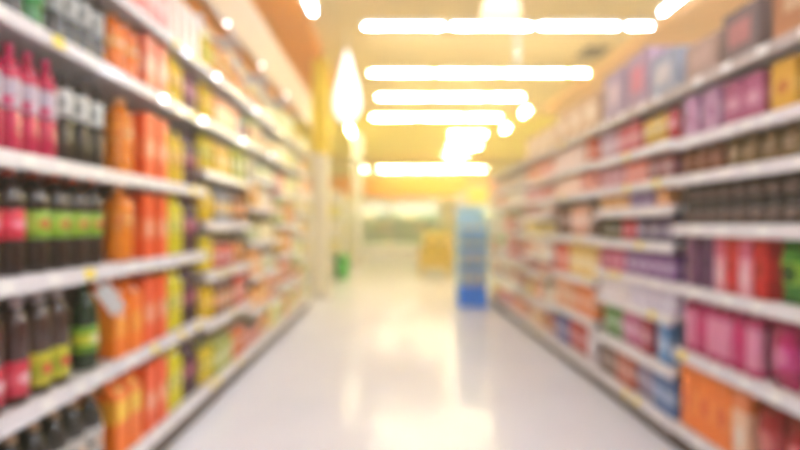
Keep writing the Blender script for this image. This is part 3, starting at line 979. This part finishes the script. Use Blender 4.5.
# ------------------------------------------------------------------ second run of shelving beyond the crossing
LF = [.14, .55, .95, 1.35, 1.75]
for i in range(4):
    shelving(-1, 1.30, 11.6 + i * 1.2, 1.2, LF, 2.3, 'cream shelving beyond the green bin, %s bay past it' % ORD[i + 1], 'shelving beyond the green bin', None, back_pale)
    shelving(1, 1.62, 12.4 + i * 1.2, 1.2, LF, 2.2, 'cream shelving beyond the brown crate stand, %s bay past it' % ORD[i + 1], 'shelving beyond the brown crate stand', None, back_pale)
PAL_FAR_L = [('cream', (245, 232, 200)), ('pale green', (200, 215, 150)), ('yellow', (240, 220, 110)), ('ivory', (246, 240, 225))]
PAL_FAR_R = [('golden', (235, 205, 100)), ('olive', (175, 170, 90)), ('cream', (245, 230, 195)), ('tan', (215, 185, 130))]
for i in range(4):
    rng = random.Random(40 + i)
    for k, z in enumerate(LF):
        for q in range(3):
            cn, c = rng.choice(PAL_FAR_L)
            sp = box_spec('food_box', cn + ' family-size box', c, lighter(c, .4), lighter(c, .7), .34, .2, .26)
            fill(-1, 1.30, z, 11.63 + i * 1.2 + q * .38, 11.63 + i * 1.2 + q * .38 + .37, sp, '%s shelf up, %s bay past green bin' % (ORD[k + 1], ORD[i + 1]))
            cn, c = rng.choice(PAL_FAR_R)
            sp = box_spec('food_box', cn + ' family-size box', c, lighter(c, .4), lighter(c, .7), .34, .2, .26)
            fill(1, 1.62, z, 12.43 + i * 1.2 + q * .38, 12.43 + i * 1.2 + q * .38 + .37, sp, '%s shelf up, %s bay past brown crate stand' % (ORD[k + 1], ORD[i + 1]))

# white end display facing the aisle at the head of that run
o = bpy.data.objects.new('end_display', None)
C.objects.link(o)
o.location = (-1.62, 11.3, 0)
tag(o, 'white end-of-aisle display rack behind the green bin', 'display')
wm = plain((246, 244, 238), .45, vary=.03)
obj('back_panel', box_mesh('back_panel', -.44, .44, .2, .22, 0, 2.0, wm), o)
for s in (-1, 1):
    obj('side_panel', box_mesh('side_panel', s * .45 - .01, s * .45 + .01, -.2, .22, 0, 2.0, wm), o)
for z in (.12, .55, .95, 1.35):
    obj('shelf', box_mesh('shelf', -.439, .439, -.2, .199, z, z + .025, wm), o)
for k, z in enumerate((.12, .55, .95, 1.35)):
    c = [(246, 240, 225), (240, 226, 150), (246, 236, 205), (225, 215, 90)][k]
    nm = ['ivory', 'pale yellow', 'cream', 'lemon'][k]
    sp = box_spec('food_box', nm + ' box on white rack behind green bin', c, lighter(c, .4), lighter(c, .7), .2, .2, .28)
    for q in range(4):
        place(sp, (-1.62 - .32 + q * .213, 11.22, z + .026), math.pi / 2, sp['desc'], sp['desc'])

# ------------------------------------------------------------------ produce cases along the end wall
cw = plain((245, 243, 235), .4, vary=.03)
produce = [('green', (110, 165, 70)), ('lime', (150, 190, 80)), ('yellow', (230, 205, 90)), ('leafy', (80, 140, 60))]
for i in range(6):
    x = -5.2 + i * 2.05
    o = bpy.data.objects.new('produce_case', None)
    C.objects.link(o)
    o.location = (x, 19.4, 0)
    tag(o, 'white open produce case along the end wall under the golden fascia', 'cabinet', 'produce cases along the end wall')
    obj('base', box_mesh('base', -1, 1, -.5, .5, 0, .5, cw, .01), o)
    obj('back', box_mesh('back', -1, 1, .42, .5, .5, 2.1, cw), o)
    for s in (-1, 1):
        obj('side_panel', box_mesh('side_panel', s * .975 - .024, s * .975 + .024, -.5, .419, .5, 2.1, cw), o)
    obj('canopy', box_mesh('canopy', -1, 1, -.3, .5, 2.101, 2.3, cw, .01), o)
    obj('valance', box_mesh('valance', -1, 1, -.33, -.301, 2.0, 2.3, cw), o)
    obj('fill_strip', box_mesh('fill_strip', -.9, .9, -.26, -.18, 2.07, 2.10, emit((1.0, .93, .72), 14.0)), o)  # hidden glowing strip, added to brighten the far end
    for k, z in enumerate((1.0, 1.45)):
        obj('shelf', box_mesh('shelf', -.95, .95, -.1, .419, z, z + .03, cw), o)
    for k, (z, yy) in enumerate(((.501, -.12), (1.031, .15), (1.481, .15))):
        for q in range(4):
            nm, c = produce[(i + q + k) % 4]
            bm = bmesh.new()
            key = ('crate', nm)
            if key not in MESH:
                add_box(bm, -.21, .21, -.15, .15, 0, .12)
                MESH[key] = finish('produce_crate', bm, plain(lighter(c, .5), .6))
                b2 = bmesh.new()
                rr = random.Random(5)
                for gx in range(4):
                    for gy in range(3):
                        bmesh.ops.create_icosphere(b2, subdivisions=1, radius=.062, matrix=Matrix.Translation((-.15 + gx * .1, -.09 + gy * .09, .14 + rr.random() * .03)))
                MESH[('heads', nm)] = finish('produce', b2, plain(c, .5, vary=.2, scale=12), True)
            else:
                bm.free()
            cr = obj('produce_crate', MESH[key], None, (x - .7 + q * .465, 19.4 + yy, z))
            tag(cr, '%s produce crate in a white case along the end wall' % nm, 'crate', '%s produce crates in the end wall cases' % nm)
            hd = obj('produce', MESH[('heads', nm)], cr)
            hd['kind'] = 'stuff'
